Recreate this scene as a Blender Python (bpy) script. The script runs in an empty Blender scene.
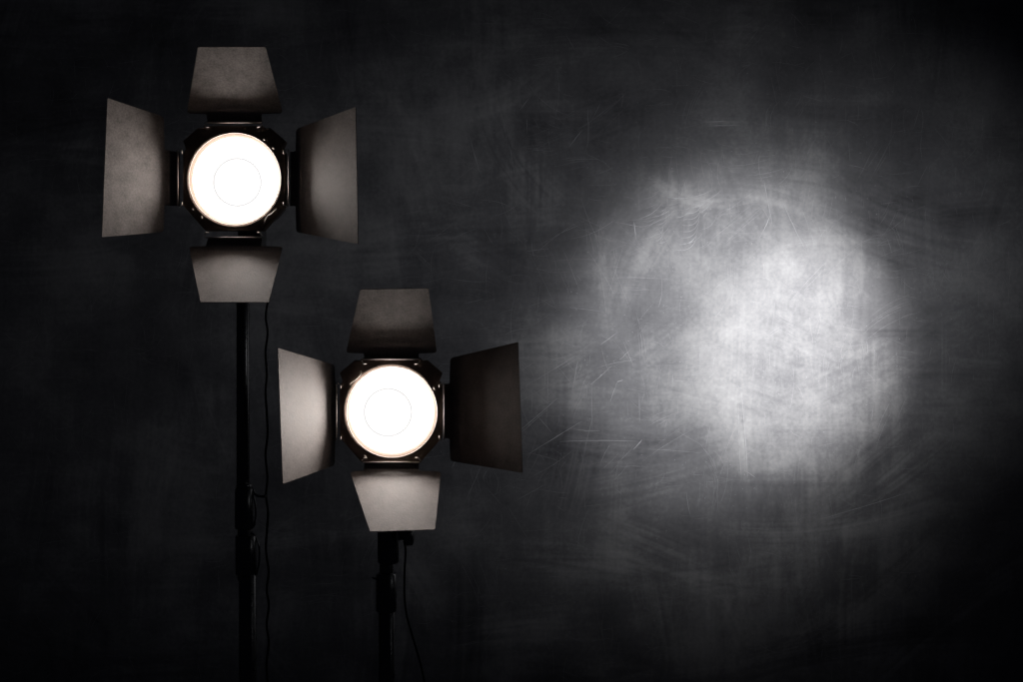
import bpy, bmesh, math, random
import numpy as np
from mathutils import Vector, Matrix

random.seed(7)
rng = np.random.default_rng(11)
sc = bpy.context.scene
COL = sc.collection
W, H = 1023.0, 682.0
F = 50.0 / 36.0 * W            # focal length in photo pixels
CAMZ = 1.30
D_WALL = 3.30                  # camera to chalkboard, metres
D_LAMP = 2.60                  # camera to barn door frames


def at(px, py, d):
    """point seen at photo pixel (px, py) lying d metres in front of the camera"""
    return Vector(((px - W / 2) * d / F, d, CAMZ - (py - H / 2) * d / F))


# ------------------------------------------------------------------ materials
def new_mat(name):
    m = bpy.data.materials.new(name)
    m.use_nodes = True
    nt = m.node_tree
    nt.nodes.clear()
    out = nt.nodes.new('ShaderNodeOutputMaterial')
    return m, nt, out


def N(nt, typ, **kw):
    n = nt.nodes.new(typ)
    for k, v in kw.items():
        if k.startswith('i_'):
            n.inputs[k[2:].replace('_', ' ')].default_value = v
        else:
            setattr(n, k, v)
    return n


def painted(name, col, rough, speck=0.25, scale=260.0, bump=0.15, metallic=0.0, spec=0.5):
    m, nt, out = new_mat(name)
    b = N(nt, 'ShaderNodeBsdfPrincipled')
    b.inputs['Metallic'].default_value = metallic
    b.inputs['Specular IOR Level'].default_value = spec
    tc = N(nt, 'ShaderNodeTexCoord')
    n1 = N(nt, 'ShaderNodeTexNoise'); n1.inputs['Scale'].default_value = scale; n1.inputs['Detail'].default_value = 5
    n1.inputs['Roughness'].default_value = 0.65
    n2 = N(nt, 'ShaderNodeTexNoise'); n2.inputs['Scale'].default_value = 48; n2.inputs['Detail'].default_value = 5
    mx = N(nt, 'ShaderNodeMath', operation='ADD')
    s2 = N(nt, 'ShaderNodeMath', operation='MULTIPLY'); s2.inputs[1].default_value = 0.7
    nt.links.new(tc.outputs['Object'], n1.inputs['Vector'])
    nt.links.new(tc.outputs['Object'], n2.inputs['Vector'])
    nt.links.new(n2.outputs['Fac'], s2.inputs[0])
    nt.links.new(n1.outputs['Fac'], mx.inputs[0]); nt.links.new(s2.outputs[0], mx.inputs[1])
    mr = N(nt, 'ShaderNodeMapRange')
    mr.inputs['From Min'].default_value = 0.55; mr.inputs['From Max'].default_value = 1.15
    mr.inputs['To Min'].default_value = 1 - speck; mr.inputs['To Max'].default_value = 1 + speck
    nt.links.new(mx.outputs[0], mr.inputs['Value'])
    vm = N(nt, 'ShaderNodeVectorMath', operation='SCALE')
    vm.inputs[0].default_value = col
    nt.links.new(mr.outputs[0], vm.inputs['Scale'])
    nt.links.new(vm.outputs['Vector'], b.inputs['Base Color'])
    rr = N(nt, 'ShaderNodeMapRange')
    rr.inputs['To Min'].default_value = rough - 0.08; rr.inputs['To Max'].default_value = rough + 0.1
    nt.links.new(n2.outputs['Fac'], rr.inputs['Value'])
    nt.links.new(rr.outputs[0], b.inputs['Roughness'])
    if bump:
        bp = N(nt, 'ShaderNodeBump'); bp.inputs['Strength'].default_value = bump
        bp.inputs['Distance'].default_value = 0.001
        nt.links.new(n1.outputs['Fac'], bp.inputs['Height'])
        nt.links.new(bp.outputs['Normal'], b.inputs['Normal'])
    nt.links.new(b.outputs[0], out.inputs['Surface'])
    return m


def emitter(name, col, strength, see_through=False):
    m, nt, out = new_mat(name)
    e = N(nt, 'ShaderNodeEmission')
    e.inputs['Color'].default_value = (*col, 1); e.inputs['Strength'].default_value = strength
    if see_through:
        t = N(nt, 'ShaderNodeBsdfTransparent')
        a = N(nt, 'ShaderNodeAddShader')
        nt.links.new(t.outputs[0], a.inputs[0]); nt.links.new(e.outputs[0], a.inputs[1])
        nt.links.new(a.outputs[0], out.inputs['Surface'])
    else:
        nt.links.new(e.outputs[0], out.inputs['Surface'])
    return m


M = {
    'door': painted('black_powder_coat', (0.104, 0.092, 0.087), 0.62, 0.55, 300, 0.3, spec=0.3),
    'door_shaded': painted('black_powder_coat_shaded', (0.070, 0.056, 0.050), 0.55, 0.4, 330, 0.4, spec=0.3),  # same coat, shade darkened into its colour for the badly lit door
    'frame': painted('frame_paint_glow_tint', (0.105, 0.078, 0.062), 0.8, 0.2, 200, 0.2, spec=0.06),  # black paint, browned to stand in for the warm lens bloom
    'shell': painted('black_housing_plastic', (0.02, 0.02, 0.022), 0.45, 0.2, 120, 0.1),
    'stand': painted('black_anodised_metal', (0.012, 0.012, 0.014), 0.27, 0.15, 60, 0.0, spec=1.0),
    'cord': painted('black_rubber', (0.004, 0.004, 0.0045), 0.6, 0.1, 60, 0.0, spec=0.2),
    'chrome': painted('bright_steel_wire', (0.50, 0.46, 0.43), 0.36, 0.1, 90, 0.0, metallic=1.0),
    'rod': painted('worn_steel_rod', (0.6, 0.55, 0.52), 0.45, 0.3, 90, 0.0, metallic=1.0),
    'reflector': painted('polished_reflector', (0.04, 0.04, 0.04), 0.5, 0.04, 80, 0.0, metallic=0.0),
    'bulb': emitter('lit_bulb', (1.0, 0.92, 0.87), 205.0),
    'glass': emitter('lit_front_glass', (1.0, 0.80, 0.66), 2.2, True),
    'ring': emitter('glass_ring', (0.90, 0.89, 0.885), 0.99),
}


# ------------------------------------------------------------------ mesh helpers
def link_bm(name, bm, mat, parent=None, smooth=False, loc=(0, 0, 0)):
    bmesh.ops.recalc_face_normals(bm, faces=bm.faces)
    me = bpy.data.meshes.new(name)
    bm.to_mesh(me); bm.free()
    me.materials.append(mat)
    if smooth:
        for p in me.polygons:
            p.use_smooth = True
    o = bpy.data.objects.new(name, me)
    COL.objects.link(o)
    o.location = loc
    if parent:
        o.parent = parent
    return o


def empty(name, loc):
    o = bpy.data.objects.new(name, None)
    o.empty_display_size = 0.05
    COL.objects.link(o)
    o.location = loc
    return o


def tag(o, label=None, cat=None, group=None, kind=None):
    if label: o['label'] = label
    if cat: o['category'] = cat
    if group: o['group'] = group
    if kind: o['kind'] = kind


def lathe(bm, prof, axis='Y', n=64, c=(0, 0, 0), close=False):
    """revolve (radius, offset along axis) pairs"""
    rings = []
    for r, t in prof:
        ring = []
        if r < 1e-6:
            p = {'Y': (0, t, 0), 'Z': (0, 0, t), 'X': (t, 0, 0)}[axis]
            ring = [bm.verts.new(Vector(p) + Vector(c))]
        else:
            for k in range(n):
                a = 2 * math.pi * k / n
                ca, sa = r * math.cos(a), r * math.sin(a)
                p = {'Y': (ca, t, sa), 'Z': (ca, sa, t), 'X': (t, ca, sa)}[axis]
                ring.append(bm.verts.new(Vector(p) + Vector(c)))
        rings.append(ring)
    pairs = list(zip(rings[:-1], rings[1:]))
    if close:
        pairs.append((rings[-1], rings[0]))
    for A, B in pairs:
        for k in range(n):
            k2 = (k + 1) % n
            if len(A) == 1 and len(B) == 1:
                continue
            if len(A) == 1:
                bm.faces.new((A[0], B[k], B[k2]))
            elif len(B) == 1:
                bm.faces.new((A[k], A[k2], B[0]))
            else:
                bm.faces.new((A[k], A[k2], B[k2], B[k]))


def tube(bm, pts, r, n=10, cap=True):
    pts = [Vector(p) for p in pts]
    rings = []
    up = None
    for i, p in enumerate(pts):
        t = (pts[min(i + 1, len(pts) - 1)] - pts[max(i - 1, 0)]).normalized()
        if up is None:
            up = Vector((0, 1, 0)) if abs(t.y) < 0.9 else Vector((1, 0, 0))
        side = t.cross(up).normalized()
        up = side.cross(t).normalized()
        rr = r[i] if isinstance(r, (list, tuple)) else r
        rings.append([bm.verts.new(p + rr * (math.cos(a) * side + math.sin(a) * up))
                      for a in [2 * math.pi * k / n for k in range(n)]])
    for A, B in zip(rings[:-1], rings[1:]):
        for k in range(n):
            bm.faces.new((A[k], A[(k + 1) % n], B[(k + 1) % n], B[k]))
    if cap:
        bm.faces.new(rings[0]); bm.faces.new(rings[-1])


def spline(ctrl, n=12):
    """Catmull-Rom through control points"""
    c = [Vector(p) for p in ctrl]
    c = [c[0] * 2 - c[1]] + c + [c[-1] * 2 - c[-2]]
    out = []
    for i in range(1, len(c) - 2):
        for k in range(n):
            t = k / n
            a, b, d, e = c[i - 1], c[i], c[i + 1], c[i + 2]
            out.append(0.5 * ((2 * b) + (-a + d) * t + (2 * a - 5 * b + 4 * d - e) * t * t + (-a + 3 * b - 3 * d + e) * t ** 3))
    out.append(c[-2])
    return out


def box(bm, x0, x1, y0, y1, z0, z1, bevel=0.0):
    r = bmesh.ops.create_cube(bm, size=1.0)
    vs = r['verts']
    for v in vs:
        v.co = Vector(((x0 + x1) / 2 + v.co.x * (x1 - x0), (y0 + y1) / 2 + v.co.y * (y1 - y0), (z0 + z1) / 2 + v.co.z * (z1 - z0)))
    if bevel:
        es = list({e for v in vs for e in v.link_edges})
        bmesh.ops.bevel(bm, geom=es, offset=bevel, segments=2, profile=0.6, affect='EDGES')


def round_poly(pts, rads, n=5):
    out = []
    L = len(pts)
    for i in range(L):
        p = Vector(pts[i]); a = Vector(pts[i - 1]); b = Vector(pts[(i + 1) % L])
        r = rads[i]
        da, db = (a - p), (b - p)
        r = min(r, da.length * 0.45, db.length * 0.45)
        if r < 1e-5:
            out.append(p); continue
        A = p + da.normalized() * r; B = p + db.normalized() * r
        for k in range(n + 1):
            t = k / n
            out.append(A * (1 - t) ** 2 + p * 2 * t * (1 - t) + B * t * t)
    return out


PX = D_LAMP / F     # metres per photo pixel at the lamps


# ------------------------------------------------------------------ studio light
def make_light(cx, cy, disc_r, doors, base_z, label, door_labels, bulb_off, squiggle, rim_shift, glints):
    C = at(cx, cy, D_LAMP)
    root = empty('studio_light', (C.x, C.y, base_z))
    tag(root, label, 'studio light', 'lit studio lights with open barn doors')
    off = Vector((0, 0, C.z - base_z))        # frame centre in root space
    R = disc_r * PX

    # --- barn door frame plate: eight sided with ears at the two upper corners
    s = PX
    outer = [(29, 53), (31, 50.5), (36, 51), (51, 38), (48, 30), (51, 26), (51, -26), (29, -51),
             (-29, -51), (-51, -26), (-51, 26), (-48, 30), (-51, 38), (-36, 51), (-31, 50.5), (-29, 53)]
    outer = [Vector((x * s, z * s)) for x, z in outer]
    poly = round_poly(outer, [0.0012] * len(outer), 3)
    angs = sorted(set([2 * math.pi * k / 128 for k in range(128)] + [math.atan2(p.y, p.x) % (2 * math.pi) for p in poly]))

    def radius(a):
        d = Vector((math.cos(a), math.sin(a)))
        best = None
        for i in range(len(poly)):
            p, q = poly[i - 1], poly[i]
            e = q - p
            den = d.x * e.y - d.y * e.x
            if abs(den) < 1e-12: continue
            t = (p.x * e.y - p.y * e.x) / den
            u = (p.x * d.y - p.y * d.x) / den
            if t > 0 and -1e-6 <= u <= 1 + 1e-6:
                best = t if best is None else min(best, t)
        return best if best else 50 * s

    bm = bmesh.new()
    rows = []
    for a in angs:
        ro = radius(a); ca, sa = math.cos(a), math.sin(a)
        ri = R + 0.0008
        prof = [(ri, 0.006)] + [(ri + 0.0108 * t, -0.004 - 0.0088 * (1 - (1 - t) ** 1.9)) for t in [q_ / 8 for q_ in range(9)]]  # inner lip added and curved to imitate lens bloom round the disc
        prof += [(ro - 0.0004, -0.0146), (ro, -0.0136), (ro, 0.006)]
        rows.append([bm.verts.new(Vector((r * ca, y, r * sa)) + off) for r, y in prof])
    for A, B in zip(rows, rows[1:] + rows[:1]):
        for k in range(len(A)):
            k2 = (k + 1) % len(A)
            bm.faces.new((A[k], A[k2], B[k2], B[k]))
    fr = link_bm('barn_door_frame', bm, M['frame'], root)

    # --- bright steel rim lip of the reflector, a little off centre like the real one
    bm = bmesh.new()
    mr, mn = R + 0.0062, 0.0008
    prof = [(mr + mn * math.cos(a), mn * math.sin(a) - 0.0118) for a in [2 * math.pi * k / 8 for k in range(8)]]
    lathe(bm, prof, 'Y', 96, off + Vector((rim_shift[0] * s, 0, rim_shift[1] * s)), close=True)
    link_bm('rim_wire', bm, M['rod'], fr, True)
    # --- bent bright wire shaped to draw the squiggly highlight by the disc
    bm = bmesh.new()
    tube(bm, [Vector(((x - cx) * s, -0.0165, -(y - cy) * s)) + off for x, y in squiggle], 0.0010, 8)
    link_bm('glint_wire', bm, M['chrome'], fr, True)

    for k, (x, y, dx, dy) in enumerate(glints):  # small chrome blobs added to give extra glints on the frame
        bm = bmesh.new()
        c0 = Vector(((x - cx) * s, -0.0145, -(y - cy) * s)) + off
        dv = Vector((dx * s, -0.002, -dy * s))
        tube(bm, [c0 - dv, c0 - dv * 0.3, c0 + dv * 0.4, c0 + dv], [0.0006, 0.0014, 0.0013, 0.0005], 8)
        link_bm('glint_tab', bm, M['chrome'], fr, True)

    # --- reflector bowl, bulb, front glass
    bm = bmesh.new()
    lathe(bm, [(R + 0.0015, 0.004), (R - 0.006, 0.02), (R - 0.018, 0.045), (R - 0.034, 0.066), (0.035, 0.076), (0.0, 0.078)], 'Y', 96, off)
    link_bm('reflector', bm, M['reflector'], root, True)
    bo = off + Vector((bulb_off[0] * s, 0, bulb_off[1] * s))
    bm = bmesh.new()
    rb = 0.050
    lathe(bm, [(rb * math.cos(a), 0.034 - 0.018 * math.sin(a)) for a in [math.pi / 2 * k / 8 for k in range(8)]] + [(0, 0.016)]
          , 'Y', 48, bo)
    link_bm('bulb', bm, M['bulb'], root, True)
    bm = bmesh.new()
    gp = []
    for k in range(13):
        t = k / 12
        gp.append((R * (1 - t), -0.004 - 0.006 * math.sqrt(max(0, 1 - (1 - t) ** 2))))
    lathe(bm, gp, 'Y', 96, off)
    g = link_bm('front_glass', bm, M['glass'], root, True)
    bm = bmesh.new()
    rr, rn = 23.5 * s, 0.0026
    lathe(bm, [(rr + rn * math.cos(a), -0.0135 + rn * math.sin(a)) for a in [math.pi / 3 * k for k in range(6)]], 'Y', 72,
          bo, close=True)
    link_bm('glass_ring', bm, M['ring'], g, True)

    # --- housing behind the frame
    bm = bmesh.new()
    lathe(bm, [(R + 0.004, 0.0062), (R + 0.005, 0.02), (R - 0.002, 0.06), (0.072, 0.09), (0.070, 0.10), (0.070, 0.20),
               (0.060, 0.215), (0.0, 0.215)], 'Y', 64, off)
    link_bm('housing', bm, M['shell'], root, True)
    bm = bmesh.new()
    box(bm, -0.022, 0.022, 0.13, 0.20, -0.115 + off.z, -0.062 + off.z, 0.004)
    box(bm, 0.002 - 0.016, 0.002 + 0.016, 0.14, 0.19, 0.0, -0.10 + off.z, 0.003)
    link_bm('mount', bm, M['shell'], root)

    # --- barn doors
    for kd, side in enumerate(('top', 'right', 'bottom', 'left')):
        d = doors[side]
        ax = Vector((1, 0, 0)) if side in ('top', 'bottom') else Vector((0, 0, 1))
        hpt = at(*d['hinge'], D_LAMP - 0.001)
        # outer mid point at the depth that gives the door its true length
        om = ((d['outer'][0][0] + d['outer'][1][0]) / 2, (d['outer'][0][1] + d['outer'][1][1]) / 2)
        lo, hi = 0.0, 0.16
        best = None
        for k in range(400):
            dl = k * 0.16 / 400 + 0.006
            P = at(*om, D_LAMP - dl)
            v = P - hpt
            v -= ax * v.dot(ax)
            if best is None or abs(v.length - d['len']) < best[0]:
                best = (abs(v.length - d['len']), v.normalized(), dl)
        vdir = best[1]
        print('door', side, 'depth', round(best[2], 3), 'tan', round(math.sqrt(d['len']**2-best[2]**2)/best[2],2))
        nrm = ax.cross(vdir).normalized()
        if nrm.dot(C - hpt + Vector((0, -0.05, 0))) < 0:
            nrm = -nrm
        # nrm now points to the lit side

        def uv(px, py):
            ray = at(px, py, 1.0) - Vector((0, 0, CAMZ))
            o0 = Vector((0, 0, CAMZ))
            t = (hpt - o0).dot(nrm) / ray.dot(nrm)
            q = o0 + ray * t - hpt
            return Vector((q.dot(ax), q.dot(vdir)))
        (o1, o2), (b1, b2) = d['outer'], d['base']
        O1, O2, B1, B2 = uv(*o1), uv(*o2), uv(*b1), uv(*b2)
        hw = 27 * PX
        cu = 0.0
        nb = (B1.y + B2.y) / 2
        if B1.x > B2.x: B1, B2, O1, O2 = B2, B1, O2, O1
        B1.y = B2.y = max(nb, 0.006)
        nk = 0.006
        pts = [(cu - hw, 0.0), (cu + hw, 0.0), (cu + hw + 0.001, B2.y), (B2.x, B2.y + 0.0015), (O2.x, O2.y), (O1.x, O1.y),
               (B1.x, B1.y + 0.0015), (cu - hw - 0.001, B1.y)]
        rp = round_poly(pts, [0, 0, 0.002, 0.007, 0.002, 0.002, 0.007, 0.002], 5)
        o3 = off + (hpt - C)

        def w3(p, h):
            return o3 + ax * p[0] + vdir * p[1] - nrm * h
        bm = bmesh.new()
        f0 = [bm.verts.new(w3(p, 0.0)) for p in rp]
        f1 = [bm.verts.new(w3(p, 0.0016)) for p in rp]
        bm.faces.new(f0); bm.faces.new(list(reversed(f1)))
        for i in range(len(rp)):
            j = (i + 1) % len(rp)
            bm.faces.new((f0[i], f0[j], f1[j], f1[i]))
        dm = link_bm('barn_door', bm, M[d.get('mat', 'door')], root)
        if door_labels.get(side):
            dm['label'] = door_labels[side]
        # bent hinge rod
        bm = bmesh.new()
        inward = -1 if side in ('top', 'right') else 1
        iv = Vector((0, 0, inward)) if side in ('top', 'bottom') else Vector((inward, 0, 0))
        yy = Vector((0, -0.0170, 0))
        tube(bm, [o3 + ax * (-hw - 0.002) + yy, o3 + ax * (hw + 0.002) + yy], 0.0011, 8)
        link_bm('hinge_rod', bm, M['rod'], dm, True)
        for sg in (-1, 1):
            bm = bmesh.new()
            e = o3 + ax * (sg * (hw + 0.001)) + Vector((0, -0.0165, 0))
            p1 = e + iv * 0.0045 + ax * sg * 0.001
            p2 = e + iv * 0.0080 - ax * sg * 0.0010 + Vector((0, -0.006, 0))
            p3 = e + iv * 0.0086 - ax * sg * 0.0068 + Vector((0, -0.003, 0))
            tube(bm, spline([e + iv * 0.003 + ax * sg * 0.003, p1, p2, p3], 4), [0.0009] * 12 + [0.0005], 8)
            link_bm('hinge_clip', bm, M['chrome'], dm, True)
    return root


upper = {
    'top': dict(hinge=(235, 124), outer=((198, 47), (265.5, 47)), base=((187, 114), (283, 114)), len=0.152),
    'right': dict(hinge=(290, 179), outer=((355.5, 107), (358, 244)), base=((296, 129), (295, 232)), len=0.167),
    'bottom': dict(hinge=(235, 238), outer=((200.5, 302), (268.5, 302)), base=((189, 247), (283, 245)), len=0.162),
    'left': dict(hinge=(180, 179), outer=((107.5, 98), (102, 237)), base=((165, 117), (164, 232)), len=0.150),
}
lower = {
    'top': dict(hinge=(391.5, 359), outer=((360.5, 289.5), (428.5, 288.5)), base=((346, 354), (437, 353)), len=0.150),
    'right': dict(hinge=(444.5, 411), outer=((518, 342), (522.5, 473)), base=((448, 358), (451, 461)), len=0.158, mat='door_shaded'),
    'bottom': dict(hinge=(392, 461.5), outer=((370, 531.5), (435, 529.5)), base=((350, 472), (441, 470)), len=0.166),
    'left': dict(hinge=(337.5, 412), outer=((278, 348), (283, 484)), base=((334.5, 365), (337, 465)), len=0.148),
}
UB = at(243, 292, D_LAMP).z
make_light(235.8, 180, 42.6, upper, UB,
           'upper lit studio light on the taller stand, four barn doors opened to a cross',
           {'top': 'upward barn door, narrow at its far edge', 'left': 'tall left barn door glowing beside the lamp'},
           (3, -3), [(265.5, 224.5), (267, 220), (269.5, 216.5), (273, 214.5), (275.5, 212), (278, 210)], (0.3, 0.3),
           [(265.5, 140.5, 1, 1), (274.5, 149, 1.5, 1.2), (194.5, 210, 1, 1), (203.5, 218, .6, 1.6)])
LB = at(387, 522, D_LAMP).z
make_light(391.6, 411, 42.0, lower, LB,
           'lower lit studio light on the shorter stand, its left barn door glowing brightest',
           {'left': 'brightly lit pale grey barn door', 'right': 'barn door opened wide and shaded nearly black'},
           (-3, -1), [(362, 370.5), (361, 375), (357.5, 378.5), (355, 380.5), (352.5, 382), (350.5, 384)], (0.8, -0.8),
           [(434.5, 388, .8, 1.6), (366, 455.5, 1.4, 1)])


# ------------------------------------------------------------------ stands
D_POLE = D_LAMP + 0.165


def cyl_px(bm, x0, x1, y0, y1, bevel=0.0015, n=32):
    """upright cylinder whose silhouette spans x0..x1, y0..y1 of the photo at the pole's distance"""
    a, b = at(x0, y0, D_POLE), at(x1, y1, D_POLE)
    r = (b.x - a.x) / 2; cxx = (a.x + b.x) / 2
    zt, zb = a.z, b.z
    lathe(bm, [(0, zb), (r - bevel, zb), (r, zb + bevel), (r, zt - bevel), (r - bevel, zt), (0, zt)], 'Z', n, (cxx, D_POLE, 0))


def stand_part(name, root, fn, mat='stand', parent=None, smooth=False):
    bm = bmesh.new(); fn(bm)
    for v in bm.verts:
        v.co -= root.location
    return link_bm(name, bm, M[mat], parent or root, smooth)


p = at(243, 330, D_POLE)
s1 = empty('light_stand', (p.x, D_POLE, 0.0))
tag(s1, 'taller black light stand with two clamp collars under the upper light', 'light stand', 'black light stands')
stand_part('inner_pole', s1, lambda bm: cyl_px(bm, 236.5, 249.5, 262, 495), smooth=True)
stand_part('outer_pole', s1, lambda bm: (cyl_px(bm, 239, 256.5, 572, 900)), smooth=True)
stand_part('middle_pole', s1, lambda bm: (cyl_px(bm, 237.5, 252.5, 494, 580)), smooth=True)
c1 = stand_part('collar', s1, lambda bm: (cyl_px(bm, 235, 253.5, 488, 529, 0.002),
                                          cyl_px(bm, 236.2, 252, 484, 488.5, 0.0008)), smooth=True)


def wing(bm, x, y0, y1, out):
    pts = [at(x + out * t[0], y0 + (y1 - y0) * t[1], D_POLE - 0.004) for t in
           [(0, 0), (0.25, .1), (.8, .35), (1, .6), (.85, .85), (.4, 1)]]
    tube(bm, spline(pts, 5), [0.0025] * 26, 8)


def lever(bm, ctrl, r0, r1, d=-0.004):
    pts = spline([at(x, y, D_POLE + d) for x, y in ctrl], 6)
    n = len(pts)
    tube(bm, pts, [r0 + (r1 - r0) * i / (n - 1) for i in range(n)], 10)


stand_part('clamp_lever', s1, lambda bm: lever(bm, [(253, 489), (255, 494), (258, 496), (263, 496.5), (266, 496)], 0.0018, 0.0032), parent=c1, smooth=True)
stand_part('clamp_body', s1, lambda bm: lever(bm, [(252, 492), (254.5, 500), (255.8, 510), (255, 522), (253.5, 527)], 0.002, 0.002), parent=c1, smooth=True)
c2 = stand_part('collar', s1, lambda bm: (cyl_px(bm, 235.5, 256.5, 535, 575, 0.002)), smooth=True)
stand_part('clamp_body', s1, lambda bm: lever(bm, [(252.5, 533), (256, 538), (259, 546), (259.5, 556), (258.5, 566), (256.5, 575)], 0.0022, 0.0018), parent=c2, smooth=True)

p = at(387, 545, D_POLE)
s2 = empty('light_stand', (p.x, D_POLE, 0.0))
tag(s2, 'shorter black light stand with one thick collar under the lower light', 'light stand', 'black light stands')
stand_part('pole', s2, lambda bm: cyl_px(bm, 378.5, 395, 605, 900), smooth=True)
stand_part('neck', s2, lambda bm: (cyl_px(bm, 379.5, 393.5, 555, 580), cyl_px(bm, 377.5, 399, 500, 563, 0.002)), smooth=True)
c3 = stand_part('collar', s2, lambda bm: (cyl_px(bm, 376, 396.5, 573, 612, 0.003)), smooth=True)
stand_part('clamp_lever', s2, lambda bm: lever(bm, [(378, 579.5), (374, 578.5), (371.5, 577.5)], 0.0022, 0.0014), parent=c3, smooth=True)
stand_part('clamp_screw', s2, lambda bm: lever(bm, [(394, 573.5), (396, 573)], 0.0014, 0.0010, -0.016), mat='chrome', parent=c3, smooth=True)


def knob(bm):
    c = at(398, 535, D_POLE - 0.03)
    prof = [(0, 0), (0.010, 0.0), (0.010, 0.012), (0.020, 0.014), (0.021, 0.017), (0.020, 0.028), (0.014, 0.031), (0, 0.031)]
    lathe(bm, prof, 'X', 28, c)


stand_part('tilt_knob', s2, knob, smooth=True)


# ------------------------------------------------------------------ cords
def cord(name, ctrl, r, label, depths):
    o0 = at(*ctrl[0], D_POLE)
    root_loc = Vector((o0.x, o0.y, o0.z))
    pts = [at(x, y, D_POLE + dd) - root_loc for (x, y), dd in zip(ctrl, depths)]
    bm = bmesh.new()
    tube(bm, spline(pts, 8), r, 10)
    o = link_bm(name, bm, M['cord'], None, True, root_loc)
    tag(o, label, 'power cord', 'black power cords')
    return o


ctrl = [(250, 262), (262, 272), (270, 290), (267, 306), (265.8, 318), (267.6, 333), (265.6, 352), (266.8, 374), (265.6, 392), (266.6, 410),
        (267.6, 434), (265.6, 455), (267.5, 478), (266.0, 495), (268, 512), (267, 530), (266, 550), (268.6, 572), (266.8, 590), (268.8, 606),
        (266.6, 625), (268.8, 643), (266.5, 665), (268, 690), (267, 730)]
cord('power_cord', ctrl, 0.0023, 'thin wavy black cord hanging beside the taller stand', [0.04 + 0.006 * math.sin(i * 1.3) for i in range(len(ctrl))])
ctrl = [(404, 541), (405.3, 547), (405.4, 556), (404.6, 570), (404.3, 590), (404.8, 602), (407, 617), (411.5, 633), (416.5, 650), (420.5, 664), (424.5, 682), (429, 702), (436, 730)]
cord('power_cord', ctrl, 0.0021, 'smooth black cord curving down from the knob of the shorter stand', [-0.02 + 0.004 * i for i in range(len(ctrl))])


# ------------------------------------------------------------------ chalkboard wall
def lin(a, b, n):
    return np.linspace(a, b, n)


STEP = 0.0026
xs = np.concatenate([lin(-3.2, -1.4, 10)[:-1], np.arange(-1.4, 1.4, STEP), lin(1.4, 3.2, 10)])
zs = np.concatenate([lin(-0.0, 0.38, 4)[:-1], np.arange(0.38, 2.22, STEP), lin(2.22, 3.0, 6)])
NX, NZ = len(xs), len(zs)
X, Z = np.meshgrid(xs, zs)
# work in photo pixels of the wall plane (used only to lay out the wear marks and pool patches)
U = X * F / D_WALL + W / 2
V = (CAMZ - Z) * F / D_WALL + H / 2


def vnoise(x, y, seed):
    """smooth value noise"""
    r = np.random.default_rng(seed)
    T = r.random((256, 256))
    xi = np.floor(x).astype(int); yi = np.floor(y).astype(int)
    fx = x - xi; fy = y - yi
    fx = fx * fx * (3 - 2 * fx); fy = fy * fy * (3 - 2 * fy)
    a = T[yi % 256, xi % 256]; b = T[yi % 256, (xi + 1) % 256]
    c = T[(yi + 1) % 256, xi % 256]; d = T[(yi + 1) % 256, (xi + 1) % 256]
    return (a * (1 - fx) + b * fx) * (1 - fy) + (c * (1 - fx) + d * fx) * fy


def fbm(x, y, seed, oct=5, gain=0.55):
    s = 0; a = 1; t = 0
    for k in range(oct):
        s = s + a * vnoise(x * 2 ** k + 13.7 * k, y * 2 ** k + 5.1 * k, seed + k); t += a; a *= gain
    return s / t


chalk = 1.25 * (fbm(U / 90, V / 90, 1) - 0.5) + 0.45 * (fbm(U / 30, V / 24, 9) - 0.5)

stroke_rng = np.random.default_rng(5)


def stroke(cx, cy, ang, length, width, amp, curve=0.0, fine=0.5, seed=0):
    """one wipe of a cloth or eraser, or a painted pool patch: a band with fine streaks along its run"""
    global chalk
    R_ = length / 2 + width + abs(curve) * length
    i0, i1 = np.searchsorted(U[0], [cx - R_, cx + R_])
    jz = V[:, 0]
    sel = np.where((jz > cy - R_) & (jz < cy + R_))[0]
    if len(sel) < 2 or i1 - i0 < 2: return
    j0, j1 = sel[0], sel[-1] + 1
    u = U[j0:j1, i0:i1] - cx; v = V[j0:j1, i0:i1] - cy
    ca, sa = math.cos(ang), math.sin(ang)
    a = u * ca + v * sa
    b = -u * sa + v * ca
    t = a / (length / 2)
    b = b + curve * length * (t * t - 0.4)
    w = b / (width / 2)
    prof = np.clip(1 - w ** 2, 0, 1) ** 0.6 * np.clip(1 - np.abs(t) ** 3, 0, 1)
    st = vnoise(b / 1.8 + 100 + seed * 7.3, a / 70 + 50, seed % 97) * 0.6 + vnoise(b / 4.5 + 60 + seed, a / 110 + 20, seed % 89) * 0.6 - 0.6
    chalk[j0:j1, i0:i1] += amp * prof * (0.45 + fine * 2.2 * st)


for k in range(420):
    horizontal = stroke_rng.random()
    if horizontal < 0.45: ang = stroke_rng.normal(0.0, 0.16)
    elif horizontal < 0.75: ang = math.pi / 2 + stroke_rng.normal(0.0, 0.12)
    else: ang = stroke_rng.uniform(-math.pi / 2, math.pi / 2)
    stroke(stroke_rng.uniform(-60, 1080), stroke_rng.uniform(-60, 740), ang, stroke_rng.uniform(60, 300), stroke_rng.uniform(14, 60),
           stroke_rng.normal(0.02, 0.17), stroke_rng.normal(0, 0.035), 0.6, k)
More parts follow.
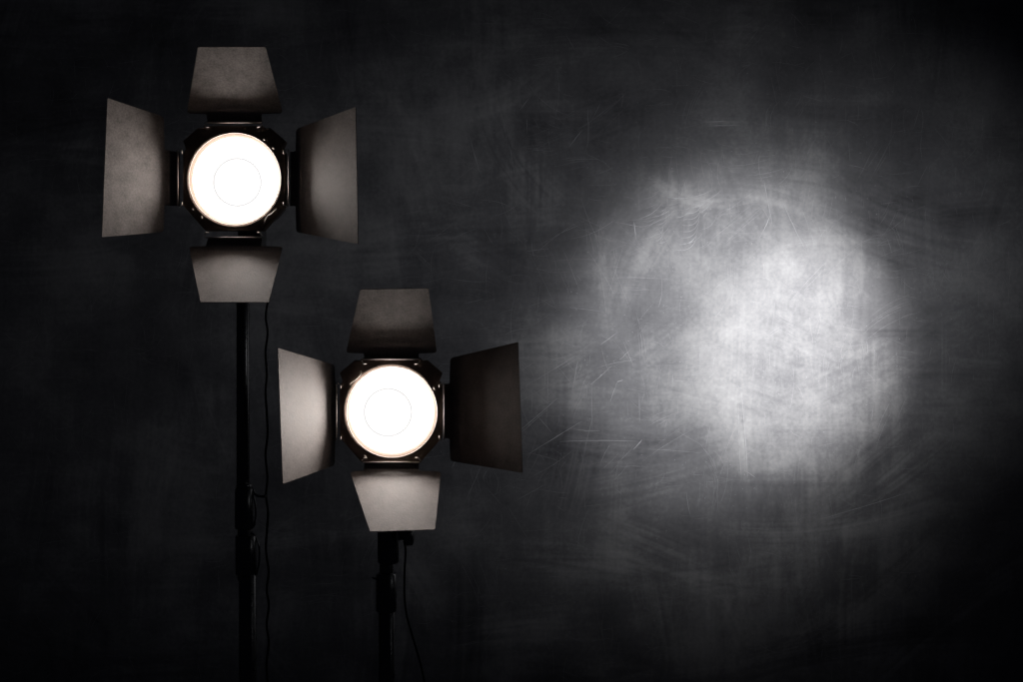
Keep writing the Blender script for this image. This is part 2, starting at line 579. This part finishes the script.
# named wear of this board, and painted patches of the light pool: (u, v, angle deg, length, width, amount, curve)
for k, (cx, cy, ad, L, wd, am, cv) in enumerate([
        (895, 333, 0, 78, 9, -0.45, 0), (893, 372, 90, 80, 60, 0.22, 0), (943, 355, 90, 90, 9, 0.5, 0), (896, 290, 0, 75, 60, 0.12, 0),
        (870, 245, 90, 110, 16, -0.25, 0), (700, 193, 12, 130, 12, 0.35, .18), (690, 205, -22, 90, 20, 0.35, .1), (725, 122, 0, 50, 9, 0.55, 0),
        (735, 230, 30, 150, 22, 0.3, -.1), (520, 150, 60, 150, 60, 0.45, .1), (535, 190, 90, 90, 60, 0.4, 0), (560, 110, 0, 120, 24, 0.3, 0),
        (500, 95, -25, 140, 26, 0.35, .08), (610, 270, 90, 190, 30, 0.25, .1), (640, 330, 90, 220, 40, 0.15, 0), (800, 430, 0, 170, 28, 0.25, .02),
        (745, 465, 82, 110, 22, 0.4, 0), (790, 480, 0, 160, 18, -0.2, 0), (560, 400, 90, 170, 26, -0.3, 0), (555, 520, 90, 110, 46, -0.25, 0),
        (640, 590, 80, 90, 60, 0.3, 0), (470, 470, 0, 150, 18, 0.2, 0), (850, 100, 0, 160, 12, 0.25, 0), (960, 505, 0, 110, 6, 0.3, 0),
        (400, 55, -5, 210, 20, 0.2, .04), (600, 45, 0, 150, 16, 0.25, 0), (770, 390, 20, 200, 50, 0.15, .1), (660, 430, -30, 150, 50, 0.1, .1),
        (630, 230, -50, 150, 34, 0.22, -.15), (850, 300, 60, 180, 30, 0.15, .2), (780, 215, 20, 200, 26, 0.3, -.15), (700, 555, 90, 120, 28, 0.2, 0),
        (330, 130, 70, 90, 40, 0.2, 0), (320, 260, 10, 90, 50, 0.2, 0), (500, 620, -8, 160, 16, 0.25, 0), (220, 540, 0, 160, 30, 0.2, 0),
        (895, 225, 20, 170, 90, -0.45, .05), (650, 465, -15, 170, 70, -0.4, .03), (885, 465, -40, 150, 70, -0.4, 0), (800, 175, 8, 170, 40, -0.3, -.05),  # broad dark patches painted to break up the light pool's round outline
        (655, 250, -60, 190, 50, 0.35, -.08), (800, 340, 25, 150, 70, 0.25, 0), (700, 400, 15, 150, 40, 0.2, 0),  # broad pale patches painted as brighter parts of the light pool
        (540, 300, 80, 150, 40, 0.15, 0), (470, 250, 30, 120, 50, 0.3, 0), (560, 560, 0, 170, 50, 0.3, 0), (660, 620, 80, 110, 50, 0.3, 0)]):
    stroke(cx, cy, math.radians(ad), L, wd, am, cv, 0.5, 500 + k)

# fine brushed grain: upright in some patches, level in others
mask = np.clip(fbm(U / 120, V / 120, 31, 3) * 3 - 1.0, 0, 1)
grain_v = fbm(U / 2.4, V / 60, 41, 3) - 0.5
grain_h = fbm(U / 60, V / 2.6, 51, 3) - 0.5
bl_v = fbm(U / 7, V / 34, 71, 4) - 0.5
bl_h = fbm(U / 38, V / 7, 81, 4) - 0.5
chalk += 0.6 * (bl_v * mask + bl_h * (1 - mask)) * np.clip(fbm(U / 70, V / 70, 91, 3) * 2.4 - 0.7, 0, 1)
chalk += 0.13 * (grain_v * mask + grain_h * (1 - mask)) + 0.16 * (fbm(U / 3, V / 3, 61, 3) - 0.5)
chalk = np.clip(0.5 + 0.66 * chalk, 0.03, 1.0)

co = np.empty((NX * NZ, 3), np.float32)
co[:, 0] = X.ravel(); co[:, 1] = 0; co[:, 2] = Z.ravel()
idx = np.arange(NX * NZ).reshape(NZ, NX)
q = np.stack([idx[:-1, :-1], idx[:-1, 1:], idx[1:, 1:], idx[1:, :-1]], -1).reshape(-1, 4)
nb0 = NX * NZ

# scratches: hair-thin chalky ribbons, half a millimetre wide, just proud of the board
sv, sf, nsv = [], [], [0]


def scratch(pts, w):
    """pts in wear-mark pixels"""
    P = [np.array([(u - W / 2) * D_WALL / F, CAMZ - (v - H / 2) * D_WALL / F]) for u, v in pts]
    n = len(P)
    base = nsv[0]
    for i, p_ in enumerate(P):
        t = P[min(i + 1, n - 1)] - P[max(i - 1, 0)]
        t = t / (np.linalg.norm(t) + 1e-9)
        nn = np.array([-t[1], t[0]])
        s_ = w * 0.5 * (0.15 + 0.85 * math.sin(math.pi * (i + 0.15) / (n - 0.7)) ** 0.7)
        sv.append((p_[0] + nn[0] * s_, -0.0004, p_[1] + nn[1] * s_))
        sv.append((p_[0] - nn[0] * s_, -0.0004, p_[1] - nn[1] * s_))
    for i in range(n - 1):
        a = base + 2 * i
        sf.append((a, a + 1, a + 3, a + 2))
    nsv[0] += 2 * n


def arc(u, v, ang, L, curve, w, n=9, wob=0.0):
    pts = []
    ca, sa = math.cos(ang), math.sin(ang)
    for i in range(n):
        t = i / (n - 1) * 2 - 1
        a = t * L / 2; b = curve * L * (t * t - 0.4) + random.uniform(-wob, wob)
        pts.append((u + a * ca - b * sa, v + a * sa + b * ca))
    scratch(pts, w)


rad = math.radians
# the scratches one can point at in the photograph
for (x0, y0, x1, y1, w) in [
        (522, 429, 558, 398, 1.0), (522, 432, 548, 409, .6), (526, 386, 574, 357, .8), (521, 371, 536, 361, .7), (548, 361, 548, 402, .55), (545, 361, 545, 385, .4),
        (532, 389, 550, 405, .6), (535, 413, 552, 433, .5), (527, 455, 582, 421, .8), (560, 441, 638, 441, .75), (576, 430, 600, 431, .6),
        (532, 386, 532, 413, .5), (578, 361, 572, 392, .6), (590, 385, 612, 366, .55), (592, 384, 592, 430, .4), (617, 382, 623, 380, 1.3),
        (468, 131, 481, 178, .9), (501, 112, 507, 142, .6), (509, 145, 515, 175, .7), (514, 150, 517, 174, .4), (454, 182, 474, 166, .5),
        (569, 147, 582, 130, .9), (588, 108, 588, 148, .7), (520, 110, 529, 98, .8), (592, 120, 600, 104, .5), (527, 119, 527, 134, .5),
        (458, 455, 452, 468, .6), (484, 459, 466, 500, .7), (488, 468, 482, 480, .4), (633, 450, 642, 440, 1.3), (742, 394, 748, 478, .6),
        (738, 404, 741, 480, .5), (744, 470, 756, 478, .5), (820, 520, 922, 488, .7), (842, 580, 862, 578, .6), (764, 180, 772, 224, .6),
        (780, 196, 806, 252, .55), (760, 238, 771, 214, .7), (700, 345, 700, 372, .35), (848, 575, 864, 577, .5), (634, 222, 636, 240, .9),
        (620, 360, 630, 350, .6), (702, 122, 726, 121, .9), (708, 126, 740, 125, .8), (600, 345, 618, 332, .5), (610, 402, 618, 380, .5),
        (330, 250, 344, 236, .5), (322, 262, 351, 240, .4), (465, 455, 530, 454, .35), (330, 195, 366, 196, .3), (505, 410, 560, 380, .3)]:
    L = math.hypot(x1 - x0, y1 - y0)
    arc((x0 + x1) / 2, (y0 + y1) / 2, math.atan2(y1 - y0, x1 - x0), L, random.uniform(-.02, .02), w * 0.00145, 12, 0.18)
# swirls round the upper left of the bright patch
for k in range(34):
    a0 = random.uniform(-0.75, -0.2)
    u = random.uniform(648, 712); v = random.uniform(190, 246)
    arc(u, v, a0 + random.uniform(-.15, .15), random.uniform(8, 30), random.uniform(-.22, -.05), random.uniform(.0003, .0008), 9, 0.1)
for k in range(7):
    arc(688 + k * 1.2, 246 - k * 6, -0.55, 26 - k, -0.25, 0.0008, 10, 0.1)
arc(685, 196, -0.08, 52, -0.10, 0.0009, 12, 0.2)
# families of parallel hair scratches
for k in range(150):
    u = random.gauss(600, 210); v = random.gauss(330, 170)
    ang = random.choice([random.gauss(0, .12), random.gauss(math.pi / 2, .12), random.uniform(-1.2, -0.3), random.uniform(0, 3.1)])
    L = random.uniform(8, 60); cv = random.gauss(0, .06)
    for j in range(random.randint(1, 6)):
        arc(u + random.gauss(0, 7), v + random.gauss(0, 7), ang + random.gauss(0, .06), L * random.uniform(.5, 1.2), cv,
            random.uniform(.00012, .00045), 8, 0.12)
for k in range(2400):
    arc(random.uniform(-20, 1040), random.uniform(-20, 700), random.choice([random.gauss(0, .2), random.gauss(1.57, .15), random.uniform(0, 3.1)]),
        random.uniform(4, 34), random.gauss(0, .06), random.uniform(.0001, .0004), 5, 0.12)
for k in range(90):
    u = random.gauss(545, 70); v = random.gauss(300, 150)
    arc(u, v, random.choice([random.gauss(1.57, .2), random.gauss(-.6, .25), random.gauss(0, .2), random.gauss(.9, .2)]), random.uniform(10, 55),
        random.gauss(0, .05), random.uniform(.0002, .0007), 8, 0.15)
# chalk specks
for k in range(900):
    u = random.gauss(650, 200); v = random.gauss(350, 170)
    arc(u, v, random.uniform(0, 3.1), random.uniform(.5, 1.8), 0, random.uniform(.0003, .0010), 3)

SV = np.array(sv, np.float32); SF = np.array(sf, np.int32) + nb0
verts = np.concatenate([co, SV]); faces = np.concatenate([q, SF])
me = bpy.data.meshes.new('chalkboard_wall')
me.vertices.add(len(verts)); me.vertices.foreach_set('co', verts.ravel())
me.loops.add(len(faces) * 4); me.loops.foreach_set('vertex_index', faces.astype(np.int32).ravel())
me.polygons.add(len(faces)); me.polygons.foreach_set('loop_start', np.arange(0, len(faces) * 4, 4, dtype=np.int32))
me.polygons.foreach_set('loop_total', np.full(len(faces), 4, dtype=np.int32))
mi = np.zeros(len(faces), np.int32); mi[len(q):] = 1
me.polygons.foreach_set('material_index', mi)
me.update(calc_edges=True)
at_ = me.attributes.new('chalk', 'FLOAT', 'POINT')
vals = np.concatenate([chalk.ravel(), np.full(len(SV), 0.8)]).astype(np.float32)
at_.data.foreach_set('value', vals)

m, nt, out = new_mat('chalkboard')
b = N(nt, 'ShaderNodeBsdfPrincipled')
att = N(nt, 'ShaderNodeAttribute'); att.attribute_name = 'chalk'
tc = N(nt, 'ShaderNodeTexCoord')
nz = N(nt, 'ShaderNodeTexNoise'); nz.inputs['Scale'].default_value = 110; nz.inputs['Detail'].default_value = 4; nz.inputs['Roughness'].default_value = .7
nt.links.new(tc.outputs['Object'], nz.inputs['Vector'])
ns = N(nt, 'ShaderNodeMath', operation='MULTIPLY_ADD'); ns.inputs[1].default_value = 0.44; ns.inputs[2].default_value = -0.22
nt.links.new(nz.outputs['Fac'], ns.inputs[0])
ad = N(nt, 'ShaderNodeMath', operation='ADD')
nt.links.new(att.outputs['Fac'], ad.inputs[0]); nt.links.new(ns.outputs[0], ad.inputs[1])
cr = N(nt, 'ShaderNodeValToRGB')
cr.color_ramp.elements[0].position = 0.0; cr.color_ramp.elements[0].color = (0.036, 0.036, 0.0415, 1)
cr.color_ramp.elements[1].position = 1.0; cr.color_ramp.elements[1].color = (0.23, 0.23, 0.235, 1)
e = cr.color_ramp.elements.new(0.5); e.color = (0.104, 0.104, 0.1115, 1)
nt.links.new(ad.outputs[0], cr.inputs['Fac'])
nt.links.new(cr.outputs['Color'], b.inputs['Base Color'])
b.inputs['Roughness'].default_value = 0.6
b.inputs['Specular IOR Level'].default_value = 0.25
nt.links.new(b.outputs[0], out.inputs['Surface'])
me.materials.append(m)
m2 = painted('chalk_scratch', (0.27, 0.27, 0.285), 0.8, 0.5, 30, 0.0, spec=0.1)
me.materials.append(m2)
wall = bpy.data.objects.new('chalkboard_wall', me)
COL.objects.link(wall)
wall.location = (0, D_WALL, 0)
tag(wall, 'scratched black chalkboard wall with wiped chalk dust behind the lights', None, None, 'structure')


# ------------------------------------------------------------------ off-frame beam lighting the board
def spot(name, pos, target, rad_px, blend, power, col=(1, 1, 1), soft=0.02):
    l = bpy.data.lights.new(name, 'SPOT')
    T = at(*target, D_WALL)
    P = Vector(pos)
    d = T - P
    l.spot_size = 2 * math.atan(rad_px * D_WALL / F / d.length)
    l.spot_blend = blend
    l.energy = power
    l.color = col
    l.shadow_soft_size = soft
    o = bpy.data.objects.new(name, l)
    COL.objects.link(o)
    o.location = P
    o.rotation_euler = d.to_track_quat('-Z', 'Y').to_euler()
    return o


SP = (1.05, 1.2, 2.3)
spot('beam_core', SP, (802, 352), 128, 1.0, 480, (1, .985, .97))
spot('beam', SP, (727, 326), 182, 1.0, 430)
spot('beam_skirt', SP, (745, 338), 238, 1.0, 100, (1, .99, .985))
spot('beam_edge', SP, (750, 358), 290, 1.0, 28, (1, .99, .985))
spot('beam_outer', (0.6, 0.9, 2.6), (720, 335), 400, 1.0, 15, (1, .99, .985))
spot('beam_halo', (1.75, 2.35, 1.55), (648, 280), 318, 1.0, 64, (0.96, 0.97, 1.0), 0.35)

w = bpy.data.worlds.new('World'); sc.world = w; w.use_nodes = True
bg = w.node_tree.nodes['Background']
bg.inputs['Color'].default_value = (0.6, 0.65, 1.0, 1); bg.inputs['Strength'].default_value = 0.006

cam = bpy.data.cameras.new('Camera'); cam.lens = 50; cam.sensor_width = 36; cam.clip_end = 100
co_ = bpy.data.objects.new('Camera', cam); COL.objects.link(co_)
co_.location = (0, 0, CAMZ); co_.rotation_euler = (math.radians(90), 0, 0)
sc.camera = co_

sc.view_settings.view_transform = 'Standard'; sc.view_settings.look = 'None'
sc.view_settings.exposure = 0; sc.view_settings.gamma = 1
sc.render.engine = 'CYCLES'
sc.cycles.use_denoising = True
sc.cycles.max_bounces = 6; sc.cycles.diffuse_bounces = 3; sc.cycles.glossy_bounces = 3; sc.cycles.transparent_max_bounces = 8
sc.cycles.sample_clamp_indirect = 6.0
sc.cycles.sample_clamp_direct = 5.0
sc.cycles.caustics_reflective = True
